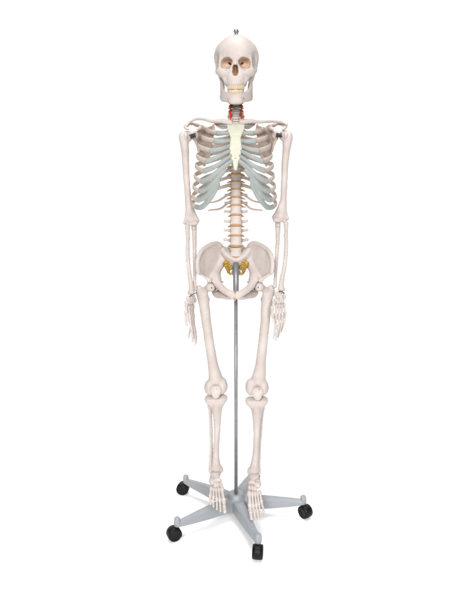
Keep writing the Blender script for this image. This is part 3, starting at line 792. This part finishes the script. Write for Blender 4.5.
# ---------------------------------------------------------------- pelvis
def build_hip(m):
    q = (lambda u: u) if m < 0 else (lambda u: 470.2 - u)
    us = np.array([194.0, 199, 205, 212, 218, 223, 228]); ysd = np.array([-.074, -.062, -.036, -.012, .008, .024, .032])
    dY = lambda u: float(np.interp(u, us, ysd))
    o = [(197.4, 273.6), (196.4, 268), (196.4, 261), (198.6, 253.2), (203.6, 247.0), (210.5, 243.0), (217, 241.8), (221.0, 243.6), (223.4, 248.4), (225.2, 254), (225.6, 259), (221.6, 264.0), (218.6, 269.5), (218.4, 276), (217.0, 283), (213, 284), (209.6, 280.8), (207.2, 277.4), (202.0, 276.2)]
    P = np.array([at(q(u), v, dY(u)) for u, v in o])
    xs = np.array([at(q(u), 262, dY(u))[0] for u in us]); od = np.argsort(xs); xs, yy = xs[od], ysd[od]
    zc = at(235, 262, 0)[2]
    dep = lambda x, z: np.interp(x, xs, yy) + 0.10 * np.clip(zc - z, 0, .2)* -.6
    hd = HIP[m]
    sup = [at(q(216.0), 280.5, -.028), at(q(219.0), 285.5, -.046), at(q(224), 290.2, -.064), at(q(229), 293.4, -.076), at(q(233.6), 295.0, -.080)]
    inf = [at(q(233.0), 296.4, -.076), at(q(228.5), 297.8, -.062), at(q(222.6), 296.2, -.036), at(q(218.6), 294.6, -.006), at(q(216.6), 291.6, .016), at(q(216.6), 287, .012), at(q(216.6), 282, -.004)]
    brim = [at(q(225.2), 257, .024), at(q(220.8), 263.6, .019), at(q(216.4), 269.5, .009), at(q(215.4), 276, -.006), at(q(216.6), 282.0, -.030)]
    lo, hi = box_of([P, sup, inf, brim], .022); s = SDF(lo, hi, .0017)
    s.plate(P[:, [0, 2]], dep, .0085, .004)
    crest = [at(q(u), v, dY(u) + .003) for u, v in ((198.4, 273.2), (197.5, 267), (197.6, 261), (199.6, 254.2), (204.4, 248.2), (211, 244.4), (217, 243.4), (221.0, 246))]
    s.chain(crest, [.0056, .0045, .0045, .0046, .0045, .0046, .0052, .0068], .008, n=24)
    s.chain(brim, [.0070, .0060, .0056, .0075, .0115], .022, n=14)
    s.cap(at(q(202.4), 275.6, -.058), at(q(208.6), 279.0, -.046), .0040, .0065, .006)
    s.ell(at(q(209.6), 280.6, -.048), (.0085, .0085, .0075), .008)
    s.ell(hd + np.array([-m * .012, .012, .008]), (.026, .026, .026), .008)
    s.chain(sup, [.0125, .0098, .0082, .0088, .0110], .008, n=16)
    s.ell(at(q(232.2), 296.0, -.078), (.0085, .0085, .0130), .006)
    s.chain(inf, [.0080, .0060, .0070, .0120, .0160, .0130, .0120], .006, n=24)
    s.cap(at(q(219.5), 281.5, .018), at(q(223.0), 282.0, .030), .0060, .0030, .006)
    s.ell(hd, .0215, .003, '-')
    s.cap(hd, hd + np.array([m * .04, -.030, -.01]), .0215, .026, .004, '-')
    s.roughen(.0006, 110, 71 + m); return s.mesh()
HIP = {-1: at(210.6, 287.0, -.030), 1: at(259.2, 286.6, -.030)}
for m in (-1, 1):
    V, Fc = build_hip(m); hip = link('hip_bone', V, Fc, 'bone', skel)
link('pubic_disc', *sweep([at(234.9, 292.8, -.080), at(234.9, 299.4, -.074)], [.0062, .0052], [.009, .008], up=(0, 1, 0), n=12, seg=14), 'disc', skel)
# ---------------------------------------------------------------- legs
LEG = {
    -1: dict(tro=(199.6, 289.6, .004), trt=(199.0, 287.4, .008), lt=(207.4, 299.5, .006), sh=[(202.6, 296, -.006), (204.2, 306, -.016), (206.8, 325, -.032), (210.2, 348, -.044), (213.6, 368, -.046), (215.8, 380, -.042)],
             lc=(210.4, 388.4, -.040), mc=(221.4, 387.2, -.040), pat=(215.9, 391.8, -.074),
             tp=(216.0, 398.6, -.042), tl=(209.8, 398.4, -.040), tm=(222.0, 397.6, -.040),
             ts=[(216.4, 404, -.044), (216.9, 412, -.048), (217.0, 430, -.044), (216.2, 450, -.036), (216.0, 461, -.030), (216.2, 467.5, -.026)], mm=(221.0, 469.5, -.026),
             fb=[(209.2, 402.6, -.022), (210.2, 412, -.020), (211.0, 432, -.016), (211.2, 452, -.012), (210.8, 463, -.014), (210.8, 470.5, -.016)]),
    1: dict(tro=(270.8, 289.6, .004), trt=(271.4, 287.2, .008), lt=(262.8, 299.5, .006), sh=[(267.6, 296, -.006), (266.4, 306, -.016), (264.8, 325, -.032), (262.2, 348, -.044), (260.2, 368, -.046), (258.4, 380, -.042)],
            lc=(262.6, 388.6, -.040), mc=(251.4, 388.0, -.040), pat=(257.6, 393.6, -.074),
            tp=(256.8, 400.2, -.042), tl=(262.8, 399.8, -.040), tm=(250.6, 400.0, -.040),
            ts=[(256.8, 406, -.044), (256.8, 414, -.048), (256.6, 432, -.044), (255.8, 452, -.036), (254.8, 463, -.030), (254.0, 469.5, -.026)], mm=(249.4, 471.5, -.026),
            fb=[(263.0, 404.6, -.022), (262.0, 414, -.020), (260.4, 434, -.016), (259.2, 454, -.012), (258.6, 465, -.014), (258.4, 472.5, -.016)])}
for m in (-1, 1):
    g = LEG[m]; H = HIP[m]; T, TT, LT = at(*g['tro']), at(*g['trt']), at(*g['lt']); S = [at(*q) for q in g['sh']]
    LC, MC_ = at(*g['lc']), at(*g['mc'])
    lo, hi = box_of([S, H, T, TT, LC, MC_], .036); s = SDF(lo, hi, .0019)
    s.ell(H, .0172, .003)
    s.cap(H + (T - H) * .15, T + (S[0] - T) * .5, .0112, .0150, .008)
    s.ell(T, (.0105, .0150, .0150), .008); s.ell(TT, (.0070, .0085, .0080), .006)
    s.chain([T] + S, [.0125, .0170, .0158, .0142, .0142, .0170, .0235], .010, n=26)
    s.ell(LT, (.0090, .0085, .0100), .008)
    fl = ((0, 1, 0), .8)
    s.ell(LC, (.0195, .0300, .0250), .006); s.ell(MC_, (.0200, .0300, .0260), .006)
    s.ell(LC + np.array([-.006 * -m, -.004, .016]), (.0115, .020, .014), .016); s.ell(MC_ + np.array([.006 * -m, -.002, .018]), (.0120, .020, .016), .016)
    s.cap(S[-1], LC, .0185, .0195, .010); s.cap(S[-1], MC_, .0185, .0195, .010)
    mid = (LC + MC_) / 2
    s.cap(mid + np.array([0, .012, -.012]), mid + np.array([0, .034, -.022]), .0075, .010, .005, '-')
    s.cap(mid + np.array([0, -.040, .004]), mid + np.array([0, -.030, -.026]), .005, .005, .008, '-')
    s.roughen(.0006, 110, 81 + m)
    fem = link('femur', *s.mesh(), 'bone', skel)
    # little pins seen from the front
    pv = at(216.6, 388.6, -.0735) if m < 0 else at(259.0, 389.0, -.0735)
    link('pin', *sweep([pv + np.array([0, -.004, 0]), pv + np.array([0, .014, 0])], .0022, n=4, seg=12), 'chrome', fem)
    hp = H + np.array([-m * .004, -.0170, .000])
    link('pin', *sweep([hp, hp + np.array([0, .006, 0])], .0022, n=4, seg=12), 'spring', fem)
    # patella
    c = at(*g['pat']); s = SDF(c - .032, c + .032, .0014)
    s.ell(c + np.array([0, .004, .004]), (.0225, .0105, .0185), .003); s.ell(c + np.array([0, .002, -.010]), (.0150, .0090, .0165), .008)
    s.roughen(.0007, 140, 91 + m); link('patella', *s.mesh(), 'bone', skel)
    # tibia
    TP, TL, TM = at(*g['tp']), at(*g['tl']), at(*g['tm']); Ts = [at(*q) for q in g['ts']]; MM = at(*g['mm'])
    lo, hi = box_of([TP, TL, TM, Ts, MM], .034); s = SDF(lo, hi, .0018)
    s.ell(TL, (.0185, .0240, .0092), .005); s.ell(TM, (.0190, .0240, .0092), .005)
    s.cap(TL + np.array([-m * -.004, -.004, -.010]), TM + np.array([-m * .004, -.004, -.010]), .0105, .0105, .010)
    s.cap(TL + np.array([0, 0, -.004]), Ts[1], .0150, .0095, .012); s.cap(TM + np.array([0, 0, -.004]), Ts[1], .0150, .0095, .012)
    s.cap(TP + np.array([0, 0, -.008]), Ts[0], .0185, .0190, .012)
    s.chain(Ts, [.0180, .0145, .0100, .0096, .0124, .0160], .008, n=24)
    s.ell(Ts[0] + np.array([0, -.018, -.012]), (.0085, .0065, .0140), .008)
    for i in range(1, 4):
        s.cap(Ts[i] + np.array([0, -.006, 0]), Ts[min(i + 1, 4)] + np.array([0, -.005, 0]), .0060, .0055, .005)   # front crest
    s.ell(Ts[-1] + np.array([0, .0, .0]), (.0215, .0190, .0120), .008); s.ell(MM, (.0085, .0110, .0130), .006)
    s.roughen(.0006, 110, 101 + m); tib = link('tibia', *s.mesh(), 'bone', skel)
    Fb = [at(*q) for q in g['fb']]; lo, hi = box_of(Fb, .016); s = SDF(lo, hi, .0014)
    s.chain(Fb, [.0088, .0060, .0056, .0056, .0066, .0082], .006, n=20)
    s.ell(Fb[-1] + np.array([0, 0, .004]), (.0080, .0100, .0150), .006)
    s.roughen(.00022, 120, 111 + m); link('fibula', *s.mesh(), 'bone', skel)

# ---------------------------------------------------------------- feet
FEET = {
    -1: dict(tal=(215.8, 474.5, -.030), nav=(217.8, 480.5, -.064), cub=(212.6, 482.0, -.064), cun=[(215.2, 485.0, -.080), (217.8, 485.0, -.084), (221.0, 485.0, -.082)], heel=(214.6, 475, .020),
             f=[[(221.6, 488, -.092), (223.8, 502.0, -.140), (224.4, 508.0, -.160), (225.0, 512.5, -.176)],
                [(218.6, 488.2, -.096), (220.0, 502.0, -.146), (220.3, 506.5, -.162), (220.5, 509.2, -.171), (220.6, 511.6, -.178)],
                [(216.0, 488.4, -.094), (216.8, 500.8, -.140), (217.0, 505.0, -.155), (217.0, 507.6, -.163), (217.0, 509.8, -.170)],
                [(213.6, 488.2, -.090), (213.4, 499.0, -.130), (213.4, 503.0, -.144), (213.5, 505.4, -.151), (213.6, 507.4, -.158)],
                [(211.4, 487.4, -.084), (210.3, 497.0, -.118), (210.3, 500.6, -.130), (210.5, 502.8, -.137), (210.7, 504.6, -.143)]]),
    1: dict(tal=(254.0, 476.5, -.030), nav=(252.2, 483.0, -.060), cub=(257.6, 485.0, -.060), cun=[(255.0, 488.4, -.076), (252.4, 488.2, -.080), (249.6, 487.6, -.078)], heel=(255.2, 477, .020),
            f=[[(249.4, 492, -.086), (250.2, 507.4, -.126), (250.9, 514.0, -.146), (251.7, 519.4, -.160)],
               [(252.2, 492.2, -.090), (253.4, 508.0, -.132), (254.4, 513.2, -.148), (254.9, 516.6, -.157), (255.2, 519.6, -.164)],
               [(254.8, 492.2, -.088), (256.4, 507.4, -.128), (257.4, 512.6, -.144), (257.9, 516.0, -.152), (258.2, 518.8, -.159)],
               [(257.2, 492.0, -.084), (259.0, 506.0, -.120), (260.0, 510.8, -.134), (260.5, 513.8, -.142), (260.9, 516.4, -.149)],
               [(259.6, 490.8, -.078), (261.6, 503.0, -.108), (262.8, 507.4, -.120), (263.5, 510.4, -.128), (264.0, 513.0, -.135)]])}
for m in (-1, 1):
    g = FEET[m]; T, N, Cb, Hl = at(*g['tal']), at(*g['nav']), at(*g['cub']), at(*g['heel']); Cu = [at(*q) for q in g['cun']]
    lo, hi = box_of([T, N, Cb, Hl, Cu], .034); s = SDF(lo, hi, .0014)
    s.ell(T + np.array([0, .004, .002]), (.0195, .0230, .0150), .003); s.cap(T, N * .6 + T * .4, .0125, .0115, .004)
    s.ell(N, (.0155, .0095, .0115), .0015); s.ell(Cb, (.0120, .0160, .0115), .0015)
    for c in Cu: s.ell(c, (.0072, .0130, .0105), .001)
    s.cap(Cb + np.array([0, .020, -.006]), Hl + np.array([0, .010, -.016]), .0150, .0185, .006)
    s.ell(Hl + np.array([0, .020, -.018]), (.0165, .0180, .0200), .008)
    s.roughen(.0009, 220, 121 + m); foot = link('foot', *s.mesh(), 'bone', skel)
    for fi, f in enumerate(g['f']):
        Q = [at(*q) for q in f]; big = 1.45 if fi == 0 else 1.0
        for k in range(len(Q) - 1):
            a, b = Q[k], Q[k + 1]; d = (b - a) / np.linalg.norm(b - a) * .0014
            r = [(.0072, .0042, .0066), (.0056, .0038, .0050), (.0048, .0036, .0044), (.0044, .0034, .0036)][k]
            link('metatarsal' if k == 0 else 'phalanx', *small_bone(a + d, b - d, r[0] * big, r[1] * big, r[2] * big), 'bone', foot)
